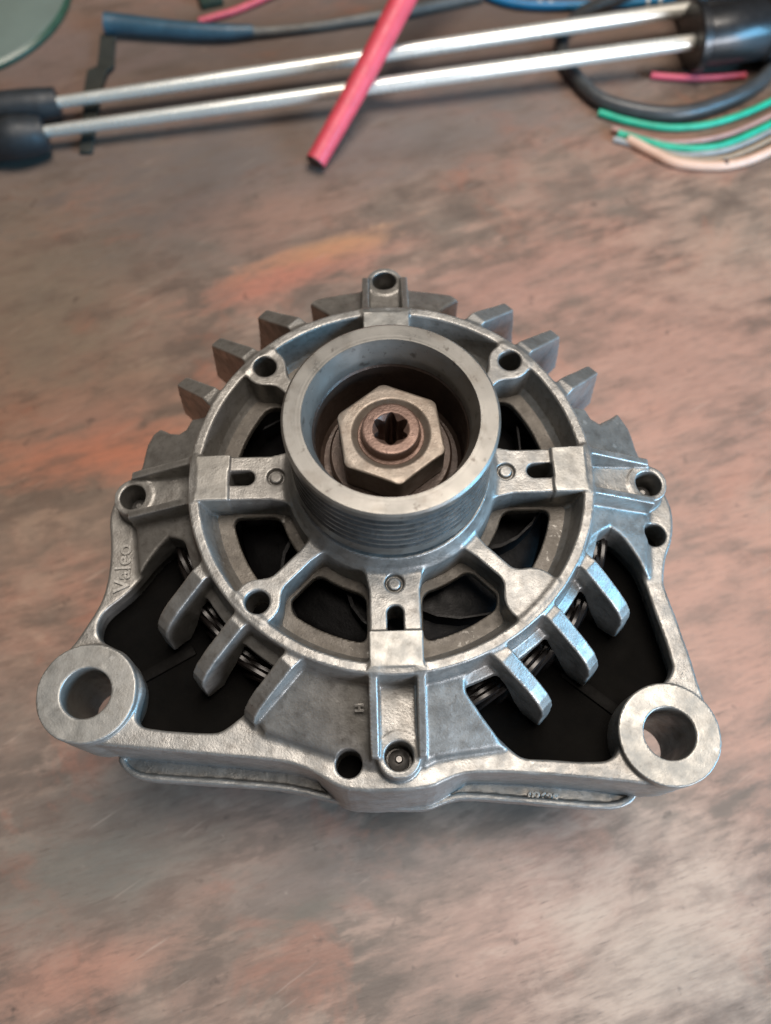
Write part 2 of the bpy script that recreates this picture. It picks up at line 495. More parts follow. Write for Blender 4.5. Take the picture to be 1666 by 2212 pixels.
class Field:
    def __init__(s, lo, hi, h):
        s.lo = np.array(lo, np.float32)
        s.h = h
        s.n = [int((hi[i] - lo[i]) / h) + 1 for i in range(3)]
        s.ax = [s.lo[i] + h * np.arange(s.n[i], dtype=np.float32) for i in range(3)]
        s.D = np.full(s.n, 20.0, np.float32)
        s.best = np.full(s.n, 20.0, np.float32)
        s.lab = np.zeros(s.n, np.int16)

    def block(s, lo, hi):
        sl = []
        for i in range(3):
            a = max(0, int((lo[i] - s.lo[i]) / s.h))
            b = min(s.n[i], int((hi[i] - s.lo[i]) / s.h) + 2)
            sl.append(slice(a, max(a, b)))
        X = s.ax[0][sl[0]][:, None, None]
        Y = s.ax[1][sl[1]][None, :, None]
        Zc = s.ax[2][sl[2]][None, None, :]
        return tuple(sl), X, Y, Zc

    def add(s, fn, lo, hi, k, label):
        sl, X, Y, Zc = s.block([v - 4 for v in lo], [v + 4 for v in hi])
        d = np.broadcast_to(fn(X, Y, Zc), s.D[sl].shape).astype(np.float32)
        lb = label(X, Y, Zc) if callable(label) else label
        m = d < s.best[sl]
        s.lab[sl] = np.where(m, lb, s.lab[sl])
        s.best[sl] = np.minimum(s.best[sl], d)
        s.D[sl] = smin(s.D[sl], d, k)

    def cut(s, fn, lo, hi, k=0.3):
        sl, X, Y, Zc = s.block([v - 4 for v in lo], [v + 4 for v in hi])
        d = fn(X, Y, Zc)
        s.D[sl] = smax(s.D[sl], -d, k)

    def mesh(s):
        D = s.D
        ins = D < 0
        cnt = np.zeros([n - 1 for n in s.n], np.int8)
        for i in (0, 1):
            for j in (0, 1):
                for k in (0, 1):
                    cnt += ins[i:s.n[0] - 1 + i, j:s.n[1] - 1 + j, k:s.n[2] - 1 + k]
        act = (cnt > 0) & (cnt < 8)
        I, J, K = np.nonzero(act)
        idx = np.full(act.shape, -1, np.int32)
        idx[I, J, K] = np.arange(len(I))
        corners = [(i, j, k) for i in (0, 1) for j in (0, 1) for k in (0, 1)]
        val = {c: D[I + c[0], J + c[1], K + c[2]] for c in corners}
        acc = np.zeros((len(I), 3), np.float32)
        num = np.zeros(len(I), np.float32)
        for c in corners:
            for a in range(3):
                if c[a] == 0:
                    c2 = list(c)
                    c2[a] = 1
                    c2 = tuple(c2)
                    va, vb = val[c], val[c2]
                    cr = (va < 0) != (vb < 0)
                    t = np.where(cr, va / np.where(cr, va - vb, 1), 0)
                    p = np.empty((len(I), 3), np.float32)
                    p[:] = c
                    p[:, a] += t
                    acc[cr] += p[cr]
                    num[cr] += 1
        loc = acc / num[:, None]
        V = np.stack([I, J, K], 1) + loc
        # normals from the field, blended over the cell
        N = np.zeros((len(I), 3), np.float32)
        for a in range(3):
            o = [b for b in range(3) if b != a]
            for p in (0, 1):
                for q in (0, 1):
                    c0 = [0, 0, 0]
                    c0[o[0]], c0[o[1]] = p, q
                    c1 = list(c0)
                    c1[a] = 1
                    wgt = (loc[:, o[0]] if p else 1 - loc[:, o[0]]) * (loc[:, o[1]] if q else 1 - loc[:, o[1]])
                    N[:, a] += wgt * (val[tuple(c1)] - val[tuple(c0)])
        N /= np.maximum(np.linalg.norm(N, axis=1), 1e-6)[:, None]
        lab = s.lab[np.round(V[:, 0]).astype(int), np.round(V[:, 1]).astype(int), np.round(V[:, 2]).astype(int)]
        Q = []
        for a in range(3):
            b, c = (a + 1) % 3, (a + 2) % 3
            sl0 = [slice(None)] * 3
            sl1 = [slice(None)] * 3
            sl0[a] = slice(0, s.n[a] - 1)
            sl1[a] = slice(1, s.n[a])
            A, B = ins[tuple(sl0)], ins[tuple(sl1)]
            E = np.array(np.nonzero(A != B)).T
            flip = A[E[:, 0], E[:, 1], E[:, 2]]
            ok = (E[:, b] > 0) & (E[:, c] > 0) & (E[:, b] < s.n[b] - 1) & (E[:, c] < s.n[c] - 1)
            E, flip = E[ok], flip[ok]

            def at(db, dc):
                e = E.copy()
                e[:, b] += db
                e[:, c] += dc
                return idx[e[:, 0], e[:, 1], e[:, 2]]
            q = np.stack([at(-1, -1), at(0, -1), at(0, 0), at(-1, 0)], 1)
            q[~flip] = q[~flip][:, ::-1]
            Q.append(q)
        Q = np.concatenate(Q)
        return s.lo + V * s.h, Q, N, lab


def split_field(F, names, parents, mats, zoff):
    """turn a labelled field into one mesh object per label"""
    V, Q, N, lab = F.mesh()
    V = V.copy()
    V[:, 2] += zoff
    V *= S
    fl = lab[Q].min(1)
    out = {}
    for L in np.unique(fl):
        q = Q[fl == L]
        u, inv = np.unique(q, return_inverse=True)
        me = mesh_np(names[L], V[u], inv.reshape(-1, 4), N[u])
        out[L] = link_mesh(names[L], me, mats[L], None, False)
    return out


# ------------------------------------------------------------------ table
bm = bmesh.new()
box(bm, (0, 120, -20), (1400, 1100, 40), 0, 3)
table = bm_obj('wooden_table', bm, 'table', None, False)
tag(table, kind='structure')

# ------------------------------------------------------------------ alternator
alt = empty('alternator')
tag(alt, 'grey cast aluminium alternator with ribbed pulley lying face up on the table', 'alternator')

H = 0.5
F = Field((-104, -94, -55), (91, 86, 5.5), H)
names, mats = {}, {}
LBL = {}


def lab(name, mat='cast', key=None):
    i = len(names) + 1
    names[i], mats[i] = name, mat
    LBL[key or (name, i)] = i
    return i


L_body = lab('front_bracket')
L_hub = lab('hub')
L_main = [lab('spoke') for _ in range(4)]
L_pad = [lab('spoke_pad', 'machined') for _ in range(4)]
L_diag = [lab('bracing_spoke') for _ in range(4)]
L_sec = [lab('shoulder_plate') for _ in range(4)]
L_rib = [lab('bolt_channel') for _ in range(4)]
L_frame = lab('mounting_frame')
L_ear = [lab('mounting_ear', 'machined') for _ in range(2)]
L_lip = lab('mounting_flange')
L_fin = [lab('cooling_fin') for _ in range(12)]


def quad_main(ids):
    def f(X, Y, Zc):
        return np.where(abs(X) > abs(Y), np.where(X > 0, ids[0], ids[2]), np.where(Y > 0, ids[1], ids[3]))
    return f


def quad_diag(ids):
    def f(X, Y, Zc):
        return np.where(X > 0, np.where(Y > 0, ids[0], ids[3]), np.where(Y > 0, ids[1], ids[2]))
    return f


def revolve(prof):
    def f(X, Y, Zc):
        r = np.sqrt(X * X + Y * Y)[:, :, 0]
        rs = np.arange(0, 130, 0.2, dtype=np.float32)
        tab = sd_poly(prof, rs[:, None], Zc[0, 0][None, :])
        q = np.clip(r / 0.2, 0, len(rs) - 2)
        i = q.astype(np.int32)
        w = (q - i)[:, :, None]
        return tab[i] * (1 - w) + tab[i + 1] * w
    return f


full_lo, full_hi = (-66, -66), (66, 66)
# rim with its dished inner wall and the skirt below it
ring_profile = revolve([(56.3, -0.6), (58.3, -0.6), (59.4, -10), (62.2, -11.6), (62.2, -14.5), (58, -14.0), (53.0, -13.0), (52.4, -11.8), (53.2, -11.0), (54.5, -9.2), (55.2, -6)])
F.add(lambda X, Y, Zc: ring_profile(X, Y, Zc) - 0.6,
      full_lo + (-16,), full_hi + (1,), 0.6, L_body)


# pierced web
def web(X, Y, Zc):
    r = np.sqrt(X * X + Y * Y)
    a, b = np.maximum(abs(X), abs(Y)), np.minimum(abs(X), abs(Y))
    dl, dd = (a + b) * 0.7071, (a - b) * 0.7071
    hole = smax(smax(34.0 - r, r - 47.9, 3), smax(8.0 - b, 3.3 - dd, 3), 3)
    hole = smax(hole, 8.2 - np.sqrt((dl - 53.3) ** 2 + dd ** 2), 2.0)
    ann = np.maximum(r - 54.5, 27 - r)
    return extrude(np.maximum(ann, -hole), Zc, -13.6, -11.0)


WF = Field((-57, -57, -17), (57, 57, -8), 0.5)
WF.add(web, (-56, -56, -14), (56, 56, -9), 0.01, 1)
F.add(revolve([(18, -14), (18, 4.6), (28.2, 4.6), (29.6, 1.0), (30.6, -0.8), (30.9, -14)]), (-33, -33, -15), (33, 33, 5), 1.0, L_hub)


def main_spoke(X, Y, Zc):
    a, b = np.maximum(abs(X), abs(Y)), np.minimum(abs(X), abs(Y))
    hw = 7.0 + np.maximum(0, 35 - a) * 0.22
    d2 = np.maximum(np.maximum(b - hw, 27 - a), a - 57)
    return extrude(d2 + 0.4, Zc, -11.5, -0.75) - 0.4


F.add(main_spoke, (-58, -58, -12), (58, 58, 1), 1.6, quad_main(L_main))


def diag_spoke(X, Y, Zc):
    a, b = np.maximum(abs(X), abs(Y)), np.minimum(abs(X), abs(Y))
    dl, dd = (a + b) * 0.7071, (a - b) * 0.7071
    hw = 2.2 + np.maximum(0, 35 - dl) * 0.14
    d2 = np.maximum(np.maximum(dd - hw, 27 - dl), dl - 54)
    q = np.where((X > 0) & (Y < 0), 1.6, 0.0)
    boss = np.sqrt((dl - 53.1 - q * 0.3) ** 2 + dd ** 2) - 6.4 - q
    d2 = smin(d2, boss, 3.0)
    d2 = np.maximum(d2, np.sqrt(X * X + Y * Y) - 57)
    return extrude(d2 + 0.4, Zc, -13.5, -0.6) - 0.4


F.add(diag_spoke, (-52, -52, -12), (52, 52, 1), 1.4, quad_diag(L_diag))


def pads(X, Y, Zc):
    a, b = np.maximum(abs(X), abs(Y)), np.minimum(abs(X), abs(Y))
    d2 = np.maximum(np.maximum(b - 7.3, 46.9 - a), a - 56.6)
    return extrude(d2, Zc, -8, 0.45)


F.add(pads, (-58, -58, -9), (58, 58, 2), 0.15, quad_main(L_pad))

# --- outer shoulders, frame and ears are built in a field of their own, the windows cut, then joined
G = Field((-104, -94, -55), (91, 86, 5.5), H)
P_left = [(-55, 27), (-62.2, 27), (-63.8, 23.6), (-66.0, 22.3), (-69.4, 23.6), (-73, 26.4), (-75.4, 25.0), (-77.2, 21), (-78, 13), (-80.5, 9.5),
          (-81, 3), (-78.4, -5), (-77, -14), (-75.5, -24), (-66.5, -13), (-62, -16), (-55, -24)]
P_right = [(55, 27), (62.2, 27), (63.8, 23.6), (66.4, 22.3), (72.0, 26.4), (73.8, 28.0), (76.8, 22.3), (78.0, 14.5), (79.5, 9.8), (81, 4),
           (78.6, -5), (77.6, -14), (76, -27), (74, -26), (64.8, -14), (61, -17), (55, -24)]
P_top = [(-16, 54), (-16.4, 61), (-19.3, 66.4), (-25.6, 73.6), (-23.4, 76.2), (-8.6, 78.6), (-6, 80), (6, 80), (8.6, 78.6), (23.0, 76.2), (25.2, 73.6), (18.6, 66.4), (16.0, 61), (16, 54)]
P_bot = [(-24, -50), (-26, -55), (-39, -67), (-37, -70), (-14, -78), (-7, -79.5), (7, -79.5), (10, -78), (29, -75.6), (25.9, -70.9), (19.2, -61.6),
         (18.9, -58.7), (22, -54), (24, -50)]


def shoulder(poly):
    def f(X, Y, Zc):
        d2 = smax(sd_poly(poly, X[:, :, 0], Y[:, :, 0]), 57.5 - np.sqrt(X * X + Y * Y)[:, :, 0], 0.5)[:, :, None]
        r = np.sqrt(X * X + Y * Y)
        zs = -8.6 - (r - 59) * 0.43
        return smax(smax(d2, (Zc - zs) * 0.88, 1.4), -36 - Zc, 1.0)
    return f


for i, P in enumerate((P_right, P_top, P_left, P_bot)):
    a = np.array(P)
    G.add(shoulder(P), tuple(a.min(0)) + (-37,), tuple(a.max(0)) + (-4,), 0.4, L_sec[i])

OUT = [(-70, 6), (-80, 9), (-85.2, 4.8), (-87, 0.3), (-87.2, -4.7), (-86, -12.4), (-85.6, -19.9), (-86.4, -28.2), (-89.1, -34.8), (-93.1, -42.1),
       (-98, -48), (-95, -64), (-89, -71.3), (-66.5, -73.7), (-46.4, -76), (-31.3, -77.8), (-24, -80.4), (-18, -84.3), (-12.5, -86.2), (8, -86),
       (13.8, -83.3), (20, -81.8), (37, -82.8), (56.6, -84.9), (68.3, -86.6), (75, -87.4), (85, -82), (88.6, -70), (86.8, -63.8), (85.7, -57.4),
       (83.8, -44.7), (80.9, -31), (80.9, -27), (82.5, -20.8), (84.7, -17), (86.3, -11.7), (86.9, -5.7), (86, -1.4), (84, 3.6), (80.5, 7), (70, 6)]
OUT = soften(OUT)
EAR = [(-87.7, -57.6), (74.8, -73.3)]


def frame(X, Y, Zc):
    d2 = sd_poly(OUT, X[:, :, 0], Y[:, :, 0])[:, :, None]
    d2 = smax(d2, 60 - np.sqrt(X * X + Y * Y), 0.5)
    return extrude(d2 + 0.9, Zc, -51, -20.7) - 0.9


G.add(frame, (-99, -89, -53), (90, 10, -19), 2.0, L_frame)


def bulge(X, Y, Zc):
    pl = [(-26, -76), (-18, -84.2), (-12.5, -86.2), (8, -86), (13.8, -83.3), (22, -78)]
    pl = soften(pl, 2)
    dr = np.clip(-22 - Zc, 0, 30) * 0.115
    d2 = sd_poly(pl, X + 0 * Zc, Y + dr)
    return smax(smax(d2, Zc + 21.5, 1.5), -52 - Zc, 1.5) * 0.97


G.add(bulge, (-28, -92, -53), (24, -74, -20), 1.5, L_frame)

WIN_L = [(-66.3, -13), (-69.4, -15.2), (-73.1, -19.3), (-75.7, -23.5), (-80.2, -28.6), (-85.7, -33), (-87.3, -36.5), (-87.2, -39.5), (-85.7, -42.1),
         (-82.6, -43.9), (-78, -46), (-72, -55), (-73.5, -62.5), (-73.7, -65.3), (-71, -67.6), (-51.8, -69.6), (-48.2, -68.4), (-43.3, -64.4),
         (-40, -63.4), (-28, -51), (-40, -42), (-52, -28), (-58, -20), (-61, -15)]
WIN_R = [(64.6, -14), (68.2, -15.7), (72.7, -21.7), (74.6, -26.7), (76, -34.3), (79.6, -53.4), (79, -55.4), (77.4, -57.8), (72, -62), (64, -70),
         (60.9, -76.5), (59.4, -78.8), (55.9, -80.1), (35.7, -78.7), (32.5, -77.6), (25.9, -70.9), (19.2, -61.6), (18.9, -58.7), (22, -54), (40, -40),
         (52, -26), (58, -18)]
WIN_L, WIN_R = soften(WIN_L), soften(WIN_R)
for P in (WIN_L, WIN_R):
    a = np.array(P)
    G.cut(lambda X, Y, Zc, P=P: (sd_poly(P, X[:, :, 0], Y[:, :, 0]) + 1.0)[:, :, None] - 1.0 + 0 * Zc, tuple(a.min(0)) + (-55,), tuple(a.max(0)) + (6,), 1.0)
for P in (WIN_L, WIN_R):
    a = np.array(P)
    G.cut(lambda X, Y, Zc, P=P: extrude((sd_poly(P, X[:, :, 0], Y[:, :, 0]))[:, :, None] - 1.6, Zc, -60, -25.0), tuple(a.min(0) - 4) + (-55,), tuple(a.max(0) + 4) + (-26,), 1.0)
for i, (ex, ey) in enumerate(EAR):
    G.add(lambda X, Y, Zc: extrude(np.sqrt((X - ex) ** 2 + (Y - ey) ** 2) - 13.9, Zc, -44.5, -17.8) - 0.3,
          (ex - 15, ey - 15, -46), (ex + 15, ey + 15, -17), 0.5, L_ear[i])
for ex, ey in EAR:
    G.cut(lambda X, Y, Zc: np.sqrt((X - ex) ** 2 + (Y - ey) ** 2) - 7.1 + np.maximum(0, 0.0 * Zc), (ex - 8, ey - 8, -60), (ex + 8, ey + 8, -10), 0.5)

LIP = [(-86, -71.5), (-84.5, -74.5), (-81.5, -77.2), (-77, -78.8), (-56, -80.5), (-34, -82.6), (-20, -86.2), (-8.4, -88.8), (7.8, -89.8), (14, -87.5),
       (20, -86.4), (40.6, -88.6), (61, -90.7), (66, -90.4), (70, -88.6), (72.3, -85), (60, -82), (38, -80.5), (22, -79), (0, -78), (-30, -75), (-64, -71), (-80, -69)]

LIP = soften(LIP)


def lip(X, Y, Zc):
    d2 = sd_poly(LIP, X[:, :, 0], Y[:, :, 0])[:, :, None]
    plate = extrude(d2 + 0.5, Zc, -52, -46.2) - 0.5
    dish = extrude(d2 + 2.0, Zc, -47.1, -30)
    return smax(plate, -dish, 0.8)


G.add(lip, (-87, -92, -53), (74, -58, -44), 0.3, L_lip)
for x, y, z in ((-13.8, -78.8, -60), (80.0, -13.6, -60)):
    G.cut(lambda X, Y, Zc: np.sqrt((X - x) ** 2 + (Y - y) ** 2) - 3.7 + 0 * Zc, (x - 5, y - 5, z), (x + 5, y + 5, 0), 0.4)
# bring the two fields together
m = G.best < F.best
F.lab = np.where(m, G.lab, F.lab)
F.best = np.minimum(F.best, G.best)
F.D = smin(F.D, G.D, 1.0)
del G, m


# ribs, channel floor and boss of the four through-bolts
def channel(X, Y, Zc):
    a, b = np.maximum(abs(X), abs(Y)), np.minimum(abs(X), abs(Y))
    top = -0.9 - (a - 59) * 0.47
    rib = np.maximum(np.maximum(abs(b - 6.4) - 1.15, (Zc - top) * 0.9), np.maximum(57 - a, a - 78.5))
    flo = np.maximum(np.maximum(b - 6.0, (Zc + 9.6 + (a - 60) * 0.12) * 0.97), np.maximum(57 - a, a - 78))
    bos = np.maximum(np.sqrt((a - 77.8) ** 2 + b ** 2) - 6.0, Zc + 11.4 + (a - 78) * 0.1)
    d = smin(smin(rib, flo, 1.2), bos, 0.8)
    return smax(d, -34 - Zc, 1)


for lo, hi in (((56, -9, -35), (85, 9, 0)), ((-85, -9, -35), (-56, 9, 0)), ((-9, 56, -35), (9, 85, 0)), ((-9, -85, -35), (9, -56, 0))):
    F.add(channel, lo, hi, 0.8, quad_main(L_rib))

# cooling fins: three parallel plates in each quarter
k = 0
for q, (sx, sy) in enumerate(((1, 1), (-1, 1), (-1, -1), (1, -1))):
    for j, off in enumerate((-17.8, 0.0, 17.8)):
        tip = (76.3, 79.0, 76.3)[j] + float(rng.uniform(-0.4, 0.4))
        root = (55.5, 57.5, 55.5)[j]
        zt = -11.5 + float(rng.uniform(-0.5, 0.5))
        if sy > 0:
            prof = [(root, -0.9), (root + 4, -0.9), (tip - 1.2, zt), (tip, zt - 1), (tip + 3.0, -34), (62, -34), (62.5, -16), (root, -12)]
        else:
            prof = [(root, -0.9), (root + 4, -0.9), (tip - 6.5, zt + 5.0), (tip - 3, zt + 2.2), (tip - 1, zt - 0.6), (tip, zt - 4), (tip + 0.8, -27), (tip - 5, -29), (tip - 9, -24), (63, -16), (root, -12)]

        def fin(X, Y, Zc):
            u = (X * sx + Y * sy) * 0.70711
            p = (X * sy * -1 + Y * sx) * 0.70711 * (sx * sy) * -1
            d2 = sd_poly(prof, u + 0 * Zc, Zc + 0 * u)
            w = abs(p - off) - 1.55 - np.clip((tip - u) / (tip - root), 0, 1) * (0.8 if sy > 0 else 0.3) + Zc * 0.012
            return np.minimum(np.maximum(d2 + 0.5, w), 0) + np.sqrt(np.maximum(d2 + 0.5, 0) ** 2 + np.maximum(w, 0) ** 2) - 0.5
        cu, su = 0.70711 * sx, 0.70711 * sy
        pp = np.array([(u * cu - e * su * (sx * sy) * -1 * -1, u * su) for u in (root, tip + 4) for e in (off - 4, off + 4)])
        # bounding box from the plate's four corners in plan
        tx, ty = (sy * -1 * 0.70711 * (sx * sy) * -1, sx * 0.70711 * (sx * sy) * -1)
        cs = np.array([(u * cu + e * tx, u * su + e * ty) for u in (root - 1, tip + 4) for e in (off - 4, off + 4)])
        F.add(fin, tuple(cs.min(0)) + (-35,), tuple(cs.max(0)) + (0,), 1.3, L_fin[k])
        k += 1


# lower collar that carries the fins of the far side
def collar(X, Y, Zc):
    r = np.sqrt(X * X + Y * Y)
    return extrude(np.maximum(np.maximum(r - 70, 64 - r), -4 - Y), Zc, -37, -32)


F.add(collar, (-71, -6, -38), (71, 71, -31), 1.0, L_body)
# the hollow inside
F.cut(lambda X, Y, Zc: extrude(np.sqrt(X * X + Y * Y) - 63.0, Zc, -70, -15.2), (-65, -65, -56), (65, 65, -13), 0.8)


# drilled and cast openings
def slots(X, Y, Zc):
    a, b = np.maximum(abs(X), abs(Y)), np.minimum(abs(X), abs(Y))
    d2 = np.sqrt(np.maximum(np.maximum(41.9 - a, a - 46.6), 0) ** 2 + b ** 2) - 2.3
    d2 = np.maximum(d2, a - 46.9)
    return np.maximum(d2, -30.0 - Zc)


F.cut(slots, (-50, -50, -20), (50, 50, 4), 0.4)


def pins(X, Y, Zc):
    a, b = np.maximum(abs(X), abs(Y)), np.minimum(abs(X), abs(Y))
    r = np.sqrt((a - 33.4) ** 2 + b ** 2)
    return np.maximum(abs(r - 2.2) - 0.42, -1.9 - Zc)


F.cut(pins, (-38, -38, -3), (38, 38, 4), 0.3)


def bosses(X, Y, Zc):
    a, b = np.maximum(abs(X), abs(Y)), np.minimum(abs(X), abs(Y))
    dl, dd = (a + b) * 0.7071, (a - b) * 0.7071
    d = np.sqrt((dl - 53.3) ** 2 + dd ** 2) - 3.4
    d = np.where((X > 0) & (Y < 0), 9.0, d)
    return np.maximum(d, -30 - Zc)


F.cut(bosses, (-44, -44, -26), (44, 44, 4), 0.5)


def bolt_holes(X, Y, Zc):
    a, b = np.maximum(abs(X), abs(Y)), np.minimum(abs(X), abs(Y))
    return np.maximum(np.sqrt((a - 78) ** 2 + b ** 2) - 3.95, -24 - Zc)


for cx, cy in ((78, 0), (-78, 0), (0, 78), (0, -78)):
    F.cut(bolt_holes, (cx - 5, cy - 5, -24), (cx + 5, cy + 5, -4), 0.4)


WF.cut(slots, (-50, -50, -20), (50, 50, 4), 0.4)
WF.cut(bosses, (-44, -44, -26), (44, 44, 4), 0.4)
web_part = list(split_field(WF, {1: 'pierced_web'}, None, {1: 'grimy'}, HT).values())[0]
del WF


def lattice(n, lo, h, cell):
    dims = [int(n[i] * h / cell) + 3 for i in range(3)]
    A = rng.uniform(-1, 1, dims).astype(np.float32)
    for ax in range(3):
        q = np.arange(n[ax], dtype=np.float32) * h / cell
        i0 = q.astype(int)
        w = (q - i0)
        w = (w * w * (3 - 2 * w)).astype(np.float32)
        sh = [1, 1, 1]
        sh[ax] = -1
        w = w.reshape(sh)
        A = np.take(A, i0, ax) * (1 - w) + np.take(A, i0 + 1, ax) * w
    return A


F.D += 0.11 * lattice(F.n, F.lo, H, 7.0)
F.D += 0.05 * lattice(F.n, F.lo, H, 2.4)
parts = split_field(F, names, None, mats, HT)
del F
bracket = parts[L_body]
bracket.parent = alt
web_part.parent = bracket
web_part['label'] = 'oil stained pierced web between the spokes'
for i, o in parts.items():
    if i != L_body:
        o.parent = bracket
parts[L_ear[0]]['label'] = 'drilled mounting ear beside the raised maker name'
parts[L_ear[1]]['label'] = 'drilled mounting ear nearest the stamped number'


# raised lettering
def lettering(name, text, size, loc, rot, parent, mat, extrude_mm=0.3, squeeze=1.0):
    c = bpy.data.curves.new(name, 'FONT')
    c.body = text
    c.size = size * S
    c.extrude = extrude_mm * S
    c.bevel_depth = 0.09 * S
    c.bevel_resolution = 1
    c.space_character = 1.02
    c.offset = 0.1 * S
    t = bpy.data.objects.new(name, c)
    col.objects.link(t)
    bpy.context.view_layer.update()
    me = bpy.data.meshes.new_from_object(t.evaluated_get(bpy.context.evaluated_depsgraph_get()))
    bpy.data.objects.remove(t)
    m = Matrix.Translation(Vector(loc) * S) @ rot.to_4x4() @ Matrix.Diagonal((squeeze, 1, 1, 1))
    me.transform(m)
    me.materials.clear()
    o = link_mesh(name, me, mat, parent, False)
    return o


lettering('raised_lettering', 'Valeo', 6.6, (-78.9, -27.4, HT - 19.75), Matrix.Rotation(math.radians(92.5), 3, 'Z'), bracket, 'cast', 0.45, 1.0)
lettering('raised_letter', 'H', 3.2, (-9.3, -66.4, HT - 10.1), Matrix.Rotation(math.radians(90), 3, 'Z') @ Matrix.Rotation(math.radians(-27), 3, 'Y'), bracket, 'cast', 0.3)
lettering('stamped_number', '02695', 3.4, (38.6, -87.0, HT - 47.1), Matrix.Rotation(math.radians(-8), 3, 'Z'), bracket, 'cast', 0.5, 1.05)

# ------------------------------------------------------------------ pulley
prof = [(22.9, 33.8), (27.4, 33.8), (28.0, 33.3), (28.05, 31.0), (27.6, 30.5)]
z = 30.2
for g in range(6):
    prof += [(27.6, z), (25.2, z - 1.15), (25.2, z - 1.4), (27.6, z - 2.55)]
    z -= 3.35
prof += [(27.8, z - 0.2), (28.0, z - 0.8), (28.0, 7.6), (27.4, 7.0), (14, 7.0), (12, 7.2), (12, 7.6), (20.4, 7.6), (20.4, 9), (20.8, 27.8), (21.2, 29.0)]
bm = bmesh.new()
lathe(bm, prof, 220, HT)
bm.faces.ensure_lookup_table()
for j in range(len(prof)):
    a, b = prof[j], prof[(j + 1) % len(prof)]
    if min(a[0], b[0]) == 25.2:
        for f in bm.faces[j * 220:(j + 1) * 220]:
            f.material_index = 1
pulley = bm_obj('pulley', bm, 'steel', alt, True, 22)
bm = bmesh.new()
lathe(bm, [(12, 9.8), (18.6, 10.0), (19.6, 10.8), (20.0, 12.5), (20.3, 25.0), (20.75, 25.6), (20.6, 9), (19, 8), (12, 8)], 160, HT)
bm_obj('bore_lining', bm, 'bore', pulley)
pulley.data.materials.append(MAT['belt'])
pulley['label'] = 'six groove steel belt pulley'
bm = bmesh.new()
lathe(bm, [(6, 11.0), (16.3, 11.0), (16.9, 11.6), (16.9, 13.0), (16.3, 13.6), (6, 13.6)], 96, HT)
bm_obj('washer', bm, 'bore', alt)

# nut
A0 = math.radians(37.5)
NF = Field((-18, -18, 12), (18, 18, 28), 0.3)


def nut(X, Y, Zc):
    d = None
    for i in range(3):
        t = A0 + math.radians(30 + 60 * i)
        e = abs(X * math.cos(t) + Y * math.sin(t)) - 13.4
        d = e if d is None else smax(d, e, 1.2)
    r = np.sqrt(X * X + Y * Y)
    d = np.maximum(d, -0.0 + (r + (Zc - 24.6) * 1.9 - 14.4) * 0.47)
    d = smax(d, np.maximum(Zc - 24.6, 13.8 - Zc), 0.7)
    hole = np.minimum(r - 8.3, (r - 10.4 - (Zc - 24.6) * 1.1) * 0.67)
    return smax(d, -hole, 0.3)


NF.add(nut, (-18, -18, 12), (18, 18, 28), 0.01, 1)
for o in split_field(NF, {1: 'hex_nut'}, None, {1: 'nut'}, HT).values():
    o.parent = alt
    o['label'] = 'large hexagonal pulley nut'

SF = Field((-9.5, -9.5, 4), (9.5, 9.5, 29.5), 0.2)


def shaft(X, Y, Zc):
    r = np.sqrt(X * X + Y * Y)
    th = np.arctan2(Y, X)
    dome = np.sqrt(r * r + (Zc + 62.6) ** 2) - 90.0
    body = smin(smax(smax(r - 7.75, Zc - 27.0, 0.7), dome, 0.6), np.maximum(r - 8.9, Zc - 23.4), 0.5)
    torx = (r - (4.05 + 0.75 * np.cos(6 * (th - math.radians(28))))) * 0.85
    torx = smax(torx, 9.0 - Zc, 0.4)
    cone = (r - 5.4 - (Zc - 27.6) * 1.0) * 0.7
    return smax(body, -np.minimum(torx, cone), 0.25)


SF.add(shaft, (-9.5, -9.5, 4), (9.5, 9.5, 29.5), 0.01, 1)
for o in split_field(SF, {1: 'shaft'}, None, {1: 'rust'}, HT).values():
    o.parent = alt
    o['label'] = 'rust brown shaft end with a star socket'

# through-bolts
for cx, cy in ((78, 0), (0, 78), (-78, 0), (0, -78)):
    bm = bmesh.new()
    lathe(bm, [(0.02, -18.2), (0.8, -18.2), (1.2, -19.2), (2.3, -19.6), (2.9, -20.2), (3.0, -24), (0.02, -24)], 24, HT, (cx, cy), False)
    bm_obj('through_bolt', bm, 'bolt', alt)

# ------------------------------------------------------------------ what shows inside
bm = bmesh.new()
for i in range(48):
    a0 = 2 * math.pi * i / 48
    for w in range(3):
        pts = []
        for t in np.linspace(0, 1, 9):
            a = a0 + (t - 0.5) * math.radians(26)
            r = 66.0 - 4.0 * (t - 0.5) - w * 1.9 + float(rng.uniform(-0.15, 0.15))
            zz = -34 + 14.5 * math.sin(math.pi * t) ** 0.6 - w * 1.3
            pts.append(Vector((r * math.cos(a), r * math.sin(a), zz + HT)))
        tube(bm, pts, 0.95, 6)
winding = bm_obj('stator_winding', bm, 'copper', alt)
bm = bmesh.new()
lathe(bm, [(54, -36), (70, -36), (70, -60), (54, -60)], 96, HT)
bm_obj('stator_core', bm, 'lamination', alt)
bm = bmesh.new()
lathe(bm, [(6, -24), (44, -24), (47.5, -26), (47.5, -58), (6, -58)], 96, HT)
rotor = bm_obj('rotor', bm, 'rotor', alt)
